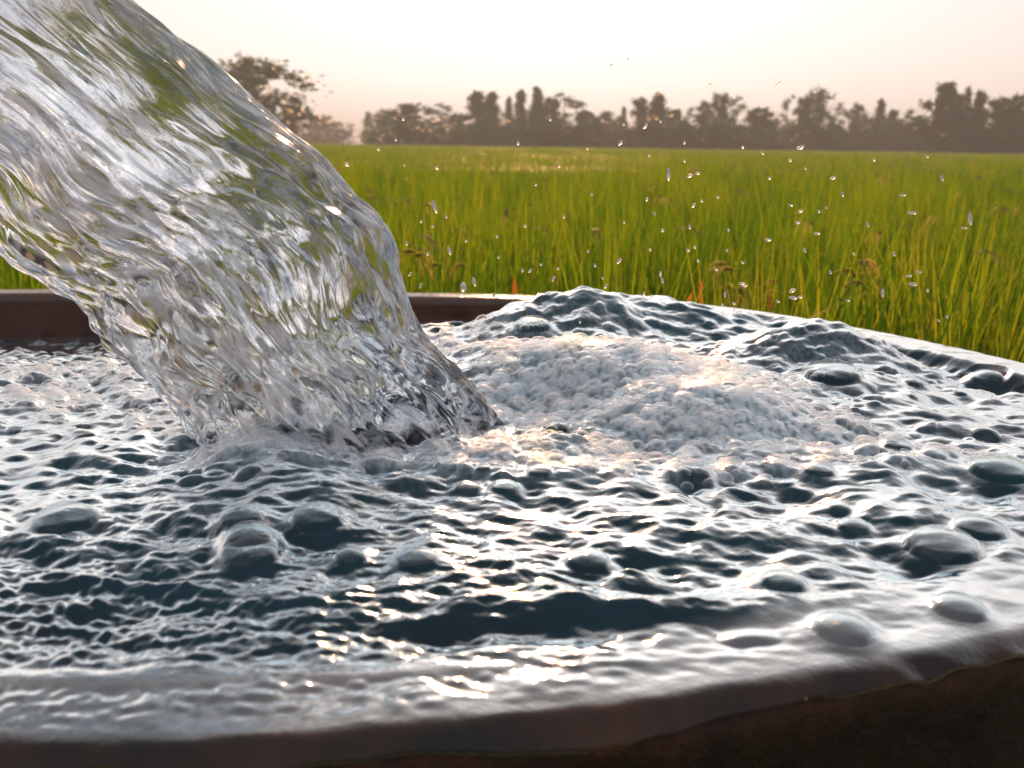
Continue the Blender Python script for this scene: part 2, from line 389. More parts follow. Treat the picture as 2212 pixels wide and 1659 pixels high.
for (bx, by), i, j in zip(cand, ci, cj):
    f_ = fm[j, i]; r = dr.gamma(2.6, 0.0019) + 0.0024
    if f_ < 0.15: r *= 1.3
    r = min(r, 0.014); k = int(r/cell) + 1
    js, je, is_, ie = max(j-k,0), min(j+k+1,ny), max(i-k,0), min(i+k+1,nx)
    q = 1 - ((GX[js:je, is_:ie]-bx)**2 + (GY[js:je, is_:ie]-by)**2)/r**2
    h = np.sqrt(np.maximum(q, 0)) * r * 0.30
    add[js:je, is_:ie] = np.maximum(add[js:je, is_:ie], h)
    DOMES.append((bx, by, r, f_))
H += add
foam = np.clip(fm * (0.35 + 0.65*patch) * (0.8 + 90*add), 0, .9)
bubbly = np.clip(fm*0.6 + 0.25*sstep(1.0, 1.3, GY)*(D < -.1), 0, 1)
# over the rim the water is a thin sheet, and it rolls off the outer edge
over = np.ones(GX.shape)
over *= 1 - sstep(-0.02, -0.25, GX) * sstep(1.3, 1.45, GY)        # far left rim stands clear
over *= 1 - np.exp(-((GX+.06)/.13)**2) * sstep(1.5, 1.6, GY)
ripple = (1-sstep(-.05,-.01,D))*(0.0007*field(.03, .09, 12, 2.0)) + (0.00012*sm + 0.00042*glit*sm + 0.0006*gl2*iso)*(1-sstep(-.05,-.01,D))
edge = np.maximum(D + 0.018 + 0.0008*mid2, 0)
ROLLR = 0.024
lip = 0.0045 + ripple - (ROLLR - np.sqrt(np.maximum(ROLLR**2 - np.minimum(edge, ROLLR)**2, 0))) - 0.6*np.maximum(edge-ROLLR, 0)
inner = sstep(-0.105, -0.070, D)
Hr = H*(1-inner) + np.maximum(lip, np.minimum(H, .03) * (1-sstep(-.065, -.03, D)) - 0.2*sstep(-.035, -.01, D)) * inner
H = np.where(over > 0.5, Hr, H)
shallow = sstep(-0.085, -0.06, D) * (over > .5) * np.clip(0.50 + 0.25*sstep(-1, 1, field(.08, .3, 61, 1.5)) + .5*sstep(-.028, -.008, D), 0, 1)
def bil(A, X, Y):
    u = (X-x0)/cell; v_ = (Y-y0)/cell; i = np.clip(u.astype(int), 0, nx-2); j = np.clip(v_.astype(int), 0, ny-2)
    a = np.clip(u-i, 0, 1); b = np.clip(v_-j, 0, 1)
    return A[j,i]*(1-a)*(1-b)+A[j,i+1]*a*(1-b)+A[j+1,i]*(1-a)*b+A[j+1,i+1]*a*b
BUB = [
 (540,1170,130,'large clear bubble, frontmost of the chain left of centre, on dark wavelets'),
 (535,1130,110,'bubble just behind the frontmost one of the chain left of centre'),
 (520,1100,95,'rearmost bubble of the chain left of centre'),
 (685,1095,125,'large bluish bubble in front of the foot of the jet'),
 (135,1100,130,'wide flat bubble near the left edge of the photo'),
 (900,1190,105,'bubble just above the band of bright orange sun glints'),
 (755,1185,75,'small greenish bubble between the chain and the glint band'),
 (1270,1195,105,'lone clear bubble at centre right, right of the glints'),
 (2040,1160,150,'largest bubble, tall and clear on the right side of the water'),
 (2120,1118,105,'bubble tucked behind the largest one at the right'),
 (2075,1295,105,'dark bubble below the largest one, beside the near right rim'),
 (1825,1335,125,'bright flat bubble in front of the others at lower right'),
 (1845,1125,70,'small bubble midway between foam and largest bubble at right'),
 (1695,1240,95,'half sunk dark bubble right of the sun glints'),
 (2165,995,120,'dark rough bubble against the right edge of the photo'),
 (1815,1085,45,'tiny dome bubble above the small one at centre right'),
 (1045,1007,34,'tiny dark ringed bubble right in front of the jet foot'),
 (1165,1010,60,'bubble in the short row below the foam, third from its left'),
 (1090,1040,70,'bubble in the short row below the foam, second from its left'),
 (1010,1048,60,'leftmost bubble in the short row below the foam'),
 (1500,1005,75,'bubble at the front edge of the foam, below its second mound'),
 (1770,1000,70,'bubble in the foam streak right of centre'),
 (1940,950,60,'bubble on the pale streak towards the right edge'),
 (1975,815,45,'bubble under the far right rim, left one of a pair'),
 (2130,805,60,'bubble under the far right rim, right one of a pair'),
 (1200,905,66,'round bubble nestled in the hollow of the foam beside the jet'),
 (1280,920,60,'bubble in front of the foam hollow, dark underneath'),
 (1800,790,130,'big glassy blister on the far right swell below the rim'),
 (1150,690,90,'long glassy blister on the slope of the far hump'),
]
def hz(x, y): return RIM + float(bil(H, np.array([x]), np.array([y]))[0])
BC = []
for (px, py, wpx, lab) in BUB:
    d = ray(px, py + 6); d.normalize(); k = 0.4
    while k < 3 and CAM.z + d.z*k > hz(CAM.x + d.x*k, d.y*k) + wpx*.20/FPX*k: k += 0.004
    c = CAM + d*k; r = wpx/2/FPX*k*.94
    z = float(np.mean([hz(c.x + a, c.y + b) for a in (-r*.7, 0, r*.7) for b in (-r*.7, 0, r*.7)]))
    BC.append((c.x, c.y, z, r, lab))
    i, j, n_ = int((c.x-x0)/cell), int((c.y-y0)/cell), int(r*1.7/cell)+1
    sl_ = (slice(max(j-n_,0), j+n_+1), slice(max(i-n_,0), i+n_+1))
    q = ((GX[sl_]-c.x)**2 + (GY[sl_]-c.y)**2)/r**2
    ang_ = np.arctan2(GY[sl_]-c.y, GX[sl_]-c.x); wob = 1 + .05*np.sin(2*ang_+px) + .03*np.sin(3*ang_+py)
    q = q*wob; inn = np.clip(1-q, 0, 1); mask = 1 - sstep(.9, 2.4, q)
    base_ = H[sl_]*(1-mask*.75) + (z-RIM)*mask*.75
    H[sl_] = base_ + 0.50*r*np.sqrt(inn) + 0.10*r*np.exp(-(np.sqrt(q)-1)**2*9)*(1-inn)
    foam[sl_] *= (q > 1.1)
mx = np.concatenate([np.arange(-1.50, -0.80, 0.006), np.arange(-0.80, 0.90, 0.00165)])
my = [0.345]
while my[-1] < 1.90: my.append(my[-1] + 0.0012*max(1.0, my[-1]/.62))
my = np.array(my); MX, MY = np.meshgrid(mx, my)
MZ = RIM + bil(H, MX, MY); md = SD(MX, MY); mo = bil(over, MX, MY)
E0 = 0.001 + 0.003*np.sin(MX*9+1)*np.sin(MX*23+MY*17)
e_ = 0.004; gxm = (SD(MX+e_, MY)-SD(MX-e_, MY))/(2*e_); gym = (SD(MX, MY+e_)-SD(MX, MY-e_))/(2*e_)
exc = np.where(md > E0, md - E0, 0); exc = np.where(exc < 0.004, exc, 0)     # pull the last row onto a clean edge
MX = MX - exc*gxm; MY = MY - exc*gym; MZ = np.where(exc > 0, RIM + bil(H, MX, MY) - 0.0015, MZ)
ok = (md < E0 + 0.0039) & ((mo > .5) | (md < -WALL + .006))
idx = np.arange(MX.size).reshape(MX.shape)
q = ok[:-1,:-1] & ok[:-1,1:] & ok[1:,1:] & ok[1:,:-1]
F = np.stack([idx[:-1,:-1], idx[:-1,1:], idx[1:,1:], idx[1:,:-1]], -1)[q]
used, inv = np.unique(F, return_inverse=True); F = inv.reshape(F.shape)
V = np.stack([MX, MY, MZ], -1).reshape(-1, 3)[used]
me = npmesh('water', V, F)
fattr(me, 'foam', bil(foam, MX, MY).ravel()[used]); fattr(me, 'sheen', bil(shallow*(1-sstep(-.034,-.010,D)), MX, MY).ravel()[used]); fattr(me, 'bubbly', bil(bubbly, MX, MY).ravel()[used]); fattr(me, 'shallow', bil(shallow, MX, MY).ravel()[used])
tag(link('water', me, M['water']), 'churning dark blue water filling the tank to its brim', 'water', kind='structure')
def hz(x, y): return RIM + float(bil(H, np.array([x]), np.array([y]))[0])
print('water quads', len(F), 'domes', len(DOMES))

# ------------------------------------------------------------------ foam skins: clear little domes over the mounds
def dome_template(rings, seg, low=0.0):
    V = [(0, 0, 1)]; F = []
    for i in range(1, rings+1):
        a = (math.pi/2 - low) * i / rings
        for j in range(seg): b = 2*math.pi*j/seg; V.append((math.sin(a)*math.cos(b), math.sin(a)*math.sin(b), math.cos(a)))
    for j in range(seg): F.append((0, 1+j, 1+(j+1)%seg))
    for i in range(rings-1):
        for j in range(seg):
            a, b = 1+i*seg+j, 1+i*seg+(j+1)%seg; F += [(a, a+seg, b+seg), (a, b+seg, b)]
    return np.array(V, np.float32), np.array(F)
TV, TF = dome_template(3, 8)
VV, FF = [], []; n = 0
dr2 = np.random.default_rng(5)
sel = [d for d in DOMES if d[3] > .22]
for (bx, by, r, f_) in sel:
    for rep in range(2):
        ox, oy = (0, 0) if rep == 0 else dr2.normal(0, .005, 2)
        rr = r*1.08 if rep == 0 else r*dr2.uniform(.5, 1.1)
        z = hz(bx+ox, by+oy) - (r*0.30 if rep == 0 else 0.001)
        VV.append(TV * [rr, rr, rr*.78] + [bx+ox, by+oy, z]); FF.append(TF + n); n += len(TV)
me = npmesh('foam', np.concatenate(VV), np.concatenate(FF))
tag(link('foam', me, M['film']), 'pale foam of small bubbles heaped beside the foot of the jet', 'foam', kind='stuff')
print('foam tris', sum(map(len, FF)))

# ------------------------------------------------------------------ big bubbles, one by one
BV, BF = dome_template(8, 24)
bub_me = npmesh('bubble', BV, BF); bub_me.materials.append(M['bubble'])
for (bx, by, bz, r, lab) in BC:
    o = link('bubble', bub_me); o.location = (bx, by, bz - r*.06); o.scale = (r*1.05, r*.99, r*.72); o.rotation_euler.z = bx*40
    tag(o, lab, 'bubble', 'large bubbles floating on the water')


# ------------------------------------------------------------------ the jet
RT = [(-60,-290),(120,-140),(290,0),(420,108),(530,208),(632,292),(705,352),(765,420),(828,492),(862,590),(885,680),(930,735),(985,800),(1035,865),(1062,915),(1075,960)]
LF = [(-520,180),(-340,280),(-190,370),(-80,450),(0,535),(70,585),(125,625),(175,662),(212,712),(262,770),(330,828),(385,880),(415,940),(445,980),(482,1010),(500,1060)]
RT, LF = np.array(RT, float), np.array(LF, float)
NS, NA = 760, 420
def resamp(P, n):
    u = np.linspace(0, len(P)-1, n); i = np.clip(u.astype(int), 0, len(P)-2); f = u-i
    g = lambda k: P[np.clip(k, 0, len(P)-1)]
    p0,p1,p2,p3 = g(i-1),g(i),g(i+1),g(i+2); f = f[:,None]
    return 0.5*((2*p1)+(-p0+p2)*f+(2*p0-5*p1+4*p2-p3)*f*f+(-p0+3*p1-3*p2+p3)*f**3)
Rr, Lr = resamp(RT, NS), resamp(LF, NS)
YR = np.linspace(0.93, 0.935, NS); YL = np.linspace(0.90, 0.83, NS)
PR = np.array([at(a[0], a[1], y_) for a, y_ in zip(Rr, YR)]); PL = np.array([at(a[0], a[1], y_) for a, y_ in zip(Lr, YL)])
CT = (PR+PL)/2; HA = (PR-PL)/2; hl = np.linalg.norm(HA, axis=1)
HB = np.zeros_like(HA); HB[:,1] = 1
HB -= HA*((HB*HA).sum(1)/hl**2)[:,None]; HB /= np.linalg.norm(HB, axis=1)[:,None]; HB *= (hl*.62)[:,None]
th = np.linspace(0, 2*math.pi, NA, endpoint=False)
sfl = np.linspace(0, 1, NS)[:,None]
prof = 1 + 0.0*th
# lobes that run down the jet: a thinner sheet towards its lower left edge
dep = np.where(np.cos(th) < 0, 1 - 0.72*(-np.cos(th))**0.9, 1 + 0.30*np.sin(np.pi*np.clip(np.cos(th), 0, 1)))
P = CT[:,None] + HA[:,None]*np.cos(th)[None,:,None] + HB[:,None]*(np.sin(th)*dep)[None,:,None]
NRa = HA[:,None]/hl[:,None,None]*np.cos(th)[None,:,None] + HB[:,None]/(hl*.62)[:,None,None]*np.sin(th)[None,:,None]
cl = 0.0018
def jf(lmin, lmax, seed, str_, p=.5, sharp=0): # stretched along the flow (axis 0)
    r = np.random.default_rng(seed); F_ = np.fft.rfft2(r.standard_normal((NS*2, NA)))
    k0 = np.fft.fftfreq(NS*2, cl)[:,None]*str_; k1 = np.fft.rfftfreq(NA, cl)[None]
    k = np.hypot(k0, k1)+1e-9; lo, hi = 1/lmax, 1/lmin
    A = np.exp(-(np.log(k/np.sqrt(lo*hi))/(0.5*np.log(hi/lo)))**4)*k**(-p)
    f = np.fft.irfft2(F_*A, s=(NS*2, NA))[:NS]; f /= f.std()
    if sharp: f = np.exp(sharp*f); f = (f-f.mean())/f.std()
    return f
grow = 0.75 + 0.5*sfl
disp = 0.0085*jf(.06, .16, 31, 4)*(.12+.88*np.abs(np.sin(th))[None]**1.5) + 0.0046*jf(.022, .06, 32, 6)*grow + 0.0017*jf(.008, .020, 33, 9)*grow + 0.0001*jf(.004, .008, 34, 7)
edgef = np.abs(np.cos(th))[None]**6
disp = disp*(1-0.35*edgef)
P = P + NRa*disp[...,None]
idx = np.arange(NS*NA).reshape(NS, NA)
a_ = idx[:-1]; b_ = np.roll(idx, -1, 1)[:-1]; c_ = np.roll(idx, -1, 1)[1:]; d_ = idx[1:]
F = np.stack([a_, b_, c_, d_], -1).reshape(-1, 4)
V = P.reshape(-1, 3); capn = len(V)
V = np.vstack([V, P[0].mean(0), P[-1].mean(0)])
tri = [(int(idx[0,(j+1)%NA]), int(idx[0,j]), capn) for j in range(NA)] + [(int(idx[-1,j]), int(idx[-1,(j+1)%NA]), capn+1) for j in range(NA)]
F3 = np.concatenate([F[:,[0,1,2]], F[:,[0,2,3]], np.array(tri)])
sv = np.einsum('ij,ij->i', V[F3[:,0]], np.cross(V[F3[:,1]], V[F3[:,2]])).sum()
print('jet signed volume', sv/6)
if sv < 0: F3 = F3[:, ::-1]
me = npmesh('water_jet', V, np.ascontiguousarray(F3))
aer_glare = jf(.02, .06, 41, 8)*0.45 + jf(.005, .014, 42, 12)*0.9
cc = np.cos(th)[None]; sl = sfl
bias = 0.55*np.exp(-((cc+0.35)/.42)**2) - 0.25*np.exp(-((cc-.55)/.3)**2)  # paints the sun glare left of the middle, less white on the right
aer_glare = sstep(0.5, 1.7, aer_glare + bias*1.7)*0.72
fl_ = me.attributes.new('flow', 'FLOAT_VECTOR', 'POINT')
fl_v = np.stack([np.repeat(np.linspace(0, 34, NS), NA), np.tile(70*np.cos(th), NS), np.tile(70*np.sin(th), NS)], 1)
fl_v = np.vstack([fl_v, [[0,0,0],[0,0,0]]]); fl_.data.foreach_set('vector', fl_v.astype(np.float32).ravel())
fattr(me, 'aeration_glare', np.concatenate([aer_glare.ravel(), [0, 0]]))
# outward normals check
me.update()
jet = link('water_jet', me, M['jet'])
tag(jet, 'thick clear stream of water pouring from upper left down into the tank', 'water jet')

# ------------------------------------------------------------------ droplets in the air
dv, df = [], []
DV, DF = dome_template(5, 10)
full = np.concatenate([DV, DV*[1,1,-1]]); 
lowF = DF[:, ::-1] + len(DV)
drop_me = npmesh('droplet', full, np.concatenate([DF, lowF])); drop_me.materials.append(M['drop'])
C3 = [(10,75,18,60),(355,75,16,75),(673,100,16,25),(780,128,24,-65),(988,102,40,25),(162,145,7,0),(932,172,18,40),(1391,168,18,75),(1682,150,10,0),(268,248,60,90),
 (385,255,34,30),(428,243,22,10),(355,175,8,-45),(1015,215,8,-45),(820,270,18,35),(1167,268,32,28),(1763,268,30,-75),(150,385,20,60),(405,418,28,50),(450,392,12,-30),
 (538,373,7,0),(1219,358,22,-75),(1548,361,32,12),(937,417,20,0),(990,450,28,28),(1600,458,38,0),(190,463,18,0),(974,512,24,15),(1357,522,26,-65),(1080,571,32,5),
 (1917,490,60,-85),(1885,541,26,8),(384,535,22,-80),(234,556,18,50),(597,551,6,0),(813,606,32,12),(1013,662,26,-70),(412,646,14,30),(375,663,20,0),(588,663,8,0),
 (1281,681,7,0),(430,720,14,0),(1500,683,22,-75),(5,718,20,60),(672,729,18,-5),(528,768,22,0),(224,796,24,-85),(235,830,22,-80),(1636,782,28,0),(1584,803,28,10),
 (670,845,30,12),(684,856,30,5),(1604,849,42,0),(945,883,38,25),(950,923,40,-5),(988,918,24,15),(866,943,20,0),(562,960,10,0),(626,954,20,0),(1439,896,40,90),
 (1685,882,16,75),(1153,783,18,-75),(1250,938,18,0),(135,900,18,60),(168,660,8,0),(1745,1047,8,0),(1790,1027,16,85),(577,905,26,90),(1130,430,10,80),(1090,450,16,85)]
C4 = [(228,218,34,-35),(424,127,7,90),(580,222,8,0),(779,240,24,-30),(1276,84,24,90),(1700,120,10,-20),(1899,87,28,60),(1528,224,20,90),(1385,340,7,0),
 (2063,432,20,55),(2110,519,20,0),(1727,399,6,0),(837,538,18,-40),(682,566,12,-45),(752,596,12,-45),(765,475,80,-72),(594,700,20,-80),(722,764,20,90),(615,888,24,50),
 (678,958,30,80),(1147,660,6,0),(1156,786,10,0),(1317,593,16,55),(1557,537,16,85),(1703,749,14,0),(1891,808,32,58),(1746,834,20,-80),(1350,868,26,45),(1303,865,20,90),
 (1519,854,12,0),(1415,830,7,0),(1813,962,28,50),(1792,912,12,0),(2044,1012,28,60),(1493,916,36,60),(1006,935,50,-75),(855,745,46,-72),(2160,622,18,40),(2084,740,8,0),
 (2148,880,16,90),(2160,925,24,-75),(1072,1152,24,-60),(1152,1198,7,0),(1654,1183,8,0),(940,968,52,90),(1127,1020,30,90),(958,685,10,90),(440,845,7,0),(1924,570,14,20),(528,66,6,0)]
C5 = [(1966,118,12,90),(1872,150,18,60),(683,457,20,-80),(1523,461,14,45),(1943,490,14,60),(2066,500,34,45),(2153,473,12,0),(540,632,9,90)]   # crop x=613+.378X
C6 = [(375,195,30,50),(775,188,40,38)]
drops = [(1338+.3952*a, 278.8+.3952*b, .3952*c, d) for a,b,c,d in C3] + [(669+.3529*a, 278.8+.3529*b, .3529*c, d) for a,b,c,d in C4]
drops += [(613+.378*a, 84+.378*b, .378*c, d) for a,b,c,d in C5] + [(1394+.37*a, 111.5+.37*b, .37*c, d) for a,b,c,d in C6]
dl = random.Random(3)
for (px, py, L, ang) in drops:
    Yd = dl.uniform(0.90, 1.12); p = at(px, py, Yd); s = Yd / FPX
    wd = max(5.8, min(8.5, L*0.48)) * s / 2
    if L > 17 and ang == 90 and px < 1070: wd *= 1.8
    if py < 190: wd *= 0.6
    ln = max(wd, min(L*s*.6, wd*3.6))
    o = link('droplet', drop_me); o.location = p; o.scale = (wd, wd, ln)
    d = (rt*math.cos(R(ang)) + up*math.sin(R(ang))).normalized()
    o.rotation_euler = d.to_track_quat('Z', 'Y').to_euler()
    where = 'against the pale sky' if py < 200 else 'in front of the hazy trees' if py < 318 else 'in front of the upper rice field' if py < 470 else 'in front of the lower rice field' if py < 620 else 'low above the tank water'
    side = 'left' if px < 1200 else 'middle' if px < 1650 else 'right'
    shp = 'round' if L < 6 else 'short' if L < 11 else 'long'
    tag(o, f'{shp} bright droplet {where}, {side} part of spray', 'droplet', f'{shp} droplets {where}, {side} part')

# ------------------------------------------------------------------ rice field
def rice_tuft(seed, blades, height, pan):
    r = random.Random(seed); V = []; F = []; mi = []
    def strip(P, W, side, mat):
        b = len(V)
        for p, w_ in zip(P, W): V.append(p - side*w_/2); V.append(p + side*w_/2)
        for i in range(len(P)-1): F.append((b+2*i, b+2*i+1, b+2*i+3, b+2*i+2)); mi.append(mat)
    for _ in range(blades):
        a = r.uniform(0, 6.283); o = Vector((math.cos(a), math.sin(a), 0)); base = o*r.uniform(0, .06)
        hh = height*r.uniform(.72, 1.08); lean = r.uniform(.02, .20); curl = r.uniform(0, .16)*(r.random() < .5) 
        P = []; n = 6
        for i in range(n):
            u = i/(n-1); P.append(base + o*(lean*u**1.5*hh + curl*u**3) + Vector((0, 0, hh*u - curl*.6*u**4)))
        wd = r.uniform(.005, .010); ta = r.uniform(0, 3.14); sd = Vector((math.cos(ta), math.sin(ta), 0))
        strip(P, [wd*.7, wd, wd, wd*.9, wd*.6, .001], sd, 0)
    for _ in range(pan):
        a = r.uniform(0, 6.283); o = Vector((math.cos(a), math.sin(a), 0)); hh = height*r.uniform(.88, 1.04)
        top = o*r.uniform(.02, .10) + Vector((0, 0, hh)); dr_ = r.uniform(.10, .16)
        strip([o*.02, (top*.5), top], [.003, .003, .002], Vector((-o.y, o.x, 0)), 0)
        for br in range(5):
            q0 = top; oo = (o + Vector((r.uniform(-.5,.5), r.uniform(-.5,.5), 0))).normalized(); k = r.uniform(.5, 1)
            P = [q0 + oo*(dr_*k*u*.8) + Vector((0, 0, .03*math.sin(u*2) - dr_*k*.7*u*u)) for u in (0, .3, .6, .85, 1)]
            strip(P, [.003, .007, .008, .007, .002], Vector((-oo.y, oo.x, .3)).normalized(), 1)
    me = bpy.data.meshes.new('rice_plant'); me.from_pydata([tuple(v) for v in V], [], F)
    me.materials.append(M['rice']); me.materials.append(M['panicle'])
    me.polygons.foreach_set('material_index', mi); me.update(); return me
pc = bpy.data.collections.new('rice_plants')
for i in range(8):
    o = bpy.data.objects.new('rice_plant', rice_tuft(100+i, 46, .86, [0, 0, 0, 1, 0, 0, 0, 0][i])); pc.objects.link(o)
rp = random.Random(9); pos = []; rots = []; scl = []
def sector(d0, d1, dens, sc):
    n = int(math.radians(84)/2*(d1*d1-d0*d0)*dens)
    for _ in range(n):
        d = math.sqrt(rp.uniform(d0*d0, d1*d1)); a = R(rp.uniform(-42, 42)); x, y = d*math.sin(a), d*math.cos(a)
        pos.append((x, y, 0)); rots.append((rp.uniform(-.08,.08), rp.uniform(-.08,.08), rp.uniform(0, 6.28)))
        nz = noise.noise(Vector((x*.35, y*.35, 0)))
        k = sc[0]*rp.uniform(.9, 1.06)*(1 + .05*nz); scl.append((sc[1]*k if sc[1] > 1 else k, sc[1]*k if sc[1] > 1 else k, k))
sector(1.2, 8, 24, (1, 1)); sector(8, 22, 13, (1, 1.5)); sector(22, 55, 4, (1, 2.6)); sector(55, 118, 1.1, (1, 5))
pa = np.array(pos); dd = sdist(pa[:, :2]); kp = dd > 0.16
near_o = kp & (pa[:,1] > .9)
pa = pa[near_o]; ra = np.array(rots)[near_o]; sa = np.array(scl)[near_o]
me = bpy.data.meshes.new('rice_field'); me.vertices.add(len(pa)); me.vertices.foreach_set('co', pa.astype(np.float32).ravel())
for nm, ar in (('rot', ra), ('scl', sa)):
    at_ = me.attributes.new(nm, 'FLOAT_VECTOR', 'POINT'); at_.data.foreach_set('vector', ar.astype(np.float32).ravel())
rf = link('rice_field', me); tag(rf, 'ripening green rice standing behind the tank', 'rice', kind='stuff')
g = bpy.data.node_groups.new('scatter_rice', 'GeometryNodeTree')
g.interface.new_socket('Geometry', in_out='INPUT', socket_type='NodeSocketGeometry')
g.interface.new_socket('Geometry', in_out='OUTPUT', socket_type='NodeSocketGeometry')
gi_, go_ = g.nodes.new('NodeGroupInput'), g.nodes.new('NodeGroupOutput')
iop = g.nodes.new('GeometryNodeInstanceOnPoints'); ci_ = g.nodes.new('GeometryNodeCollectionInfo')
ci_.inputs['Collection'].default_value = pc; ci_.inputs['Separate Children'].default_value = True; ci_.inputs['Reset Children'].default_value = True
iop.inputs['Pick Instance'].default_value = True
na = []
for nm in ('rot', 'scl'):
    q_ = g.nodes.new('GeometryNodeInputNamedAttribute'); q_.data_type = 'FLOAT_VECTOR'; q_.inputs['Name'].default_value = nm; na.append(q_)
e2r = g.nodes.new('FunctionNodeEulerToRotation')
g.links.new(gi_.outputs[0], iop.inputs['Points']); g.links.new(ci_.outputs[0], iop.inputs['Instance'])
g.links.new(na[0].outputs[0], e2r.inputs[0]); g.links.new(e2r.outputs[0], iop.inputs['Rotation']); g.links.new(na[1].outputs[0], iop.inputs['Scale'])
g.links.new(iop.outputs[0], go_.inputs[0])
md_ = rf.modifiers.new('scatter', 'NODES'); md_.node_group = g
print('rice', len(pa))
# closed canopy where single plants can no longer be told apart
xs = np.linspace(-300, 300, 240); ys = np.linspace(14, 118, 200); X, Y = np.meshgrid(xs, ys)
Z = 0.66 + 0.10*rng.random(X.shape); ii = np.arange(X.size).reshape(X.shape)
F = np.stack([ii[:-1,:-1], ii[:-1,1:], ii[1:,1:], ii[1:,:-1]], -1).reshape(-1, 4)
tag(link('far_rice', npmesh('far_rice', np.stack([X, Y, Z], -1).reshape(-1, 3), F), M['canopy']), 'closed canopy of the far rice field', 'rice', kind='stuff')

# a few single plants and dry leaves close behind the rim
def blade_obj(name, P, W, side, mat, label, cat, group=None):
    V = []; F = []
    for p, w_ in zip(P, W):
        V += [p - side*w_/2, p + side*w_/2 + Vector((0, w_*.2, 0))]
    for i in range(len(P)-1): F.append((2*i, 2*i+1, 2*i+3, 2*i+2))
    me = bpy.data.meshes.new(name); base = P[0].copy(); me.from_pydata([tuple(v - base) for v in V], [], F); me.update()
    o = link(name, me, mat); o.location = base; tag(o, label, cat, group); return o
for (px, py, px2, py2, w_, lab) in [
    (1113,640,1111,598,.012,'orange dry leaf tip poking up left of the far water hump'),
    (1663,690,1662,632,.010,'upright orange red dry leaf behind the rim at right of centre'),
    (1487,655,1495,630,.012,'curled orange dry leaf just behind the middle of the far rim'),
    (1513,628,1520,600,.008,'small orange dry leaf higher up behind the middle of the far rim')]:
    b, t_ = at(px, py+150, 2.1), at(px2, py2, 2.1)
    mdp = at(px, py, 2.1); blade_obj('dry_leaf', [b, mdp, (mdp+t_)/2, t_], [.003, w_, w_*.9, .001], Vector((1,0,0)), M['dry'], lab, 'leaf')
for (pp, w_, lab) in [
    ([(1720,900),(1722,700),(1790,668),(1845,645),(1885,628)], .016, 'broad green rice leaf bending to the right above the far rim'),
    ([(2060,900),(2066,760),(2100,700),(2140,672),(2165,650)], .010, 'thin pale leaf leaning right near the right end of the rim'),
    ([(2100,900),(2110,680),(2118,630),(2122,600),(2125,560)], .014, 'upright bright green leaf near the right edge of the field'),
    ([(2020,900),(2045,700),(2060,610),(2075,560),(2082,520)], .012, 'upright yellow green leaf left of the brightest one at right'),
    ([(1795,900),(1748,700),(1735,640),(1730,590),(1726,560)], .012, 'stiff yellowish leaf behind the rim beside the brown panicles')]:
    P = [at(a, b, 2.15) for a, b in pp]
    blade_obj('rice_leaf', P, [w_*.6, w_*.9, w_, w_*.7, .001], Vector((.8,.1,.4)).normalized(), M['rice'], lab, 'leaf')
def panicle_plant(px, py, lab, seed, n):
    r = random.Random(seed); top = at(px, py, 2.3); e = bpy.data.objects.new('rice_panicle_plant', None); col.objects.link(e)
    e.location = (top.x, top.y, 0); tag(e, lab, 'rice plant'); base = Vector((top.x, top.y, 0))
    def strips(name, L, mat):
        V = []; F = []
        for P, W, sd in L:
            b = len(V)
            for p, w_ in zip(P, W): V += [p - sd*w_/2 - base, p + sd*w_/2 - base]
            for i in range(len(P)-1): F.append((b+2*i, b+2*i+1, b+2*i+3, b+2*i+2))
        me = bpy.data.meshes.new(name); me.from_pydata([tuple(v) for v in V], [], F); me.update(); return link(name, me, mat, e)
    for k in range(n):
        o = Vector((r.uniform(-.10, .10), r.uniform(-.05, .05), r.uniform(-.10, 0))); q = top + o; a = r.uniform(-1, 1)
        strips('stem', [([base + o*.2, (base+q)/2 + o*.1, q], [.004, .004, .003], Vector((1,0,0)))], M['rice'])
        L = []
        for br in range(9):
            dx = (0.015 + .05*r.random())*(1 if a > 0 else -1); s_ = r.uniform(.03, .09)
            P = [q + Vector((dx*u, r.uniform(-.01,.01), .02*math.sin(2.4*u) - s_*u*u)) for u in (0, .25, .5, .75, 1)]
            L.append((P, [.002, .006, .007, .006, .002], Vector((.3, 0, 1)).normalized()))
        strips('panicle', L, M['panicle'])
panicle_plant(1640, 560, 'rice plant with brown feathery panicles right of centre behind the rim', 1, 6)
panicle_plant(930, 500, 'rice plant with pale arching panicles just right of the jet', 2, 4)
panicle_plant(1900, 560, 'rice plant with drooping tan panicles towards the right edge', 4, 4)

# ------------------------------------------------------------------ trees
def leaf_cloud(rnd, blobs, per, size):
    V = []; F = []
    for (c, rad) in blobs:
        for _ in range(per):
            d = Vector((rnd.gauss(0, 1), rnd.gauss(0, 1), rnd.gauss(0, 1))).normalized()*min(1.5, abs(rnd.gauss(0, .62)))
            p = c + Vector((d.x*rad[0], d.y*rad[1], d.z*rad[2]))
            a = Vector((rnd.gauss(0,1), rnd.gauss(0,1), rnd.gauss(0,1))).normalized(); b = a.orthogonal().normalized()
            s = size*rnd.uniform(.6, 1.4); k = len(V)
            V += [p - a*s*.5, p + b*s*.32, p + a*s*.5, p - b*s*.32]; F.append((k, k+1, k+2, k+3))
    return np.array([tuple(v) for v in V]), np.array(F)
def limbs(segs):
    V = []; F = []
    for a, b, ra_, rb in segs:
        ax = (b-a).normalized(); u = ax.orthogonal().normalized(); w_ = ax.cross(u); k = len(V); n = 6
        for c, r_ in ((a, ra_), (b, rb)):
            for j in range(n): t_ = 6.2832*j/n; V.append(tuple(c + (u*math.cos(t_)+w_*math.sin(t_))*r_))
        for j in range(n): F.append((k+j, k+(j+1)%n, k+n+(j+1)%n, k+n+j))
    return np.array(V), np.array(F)
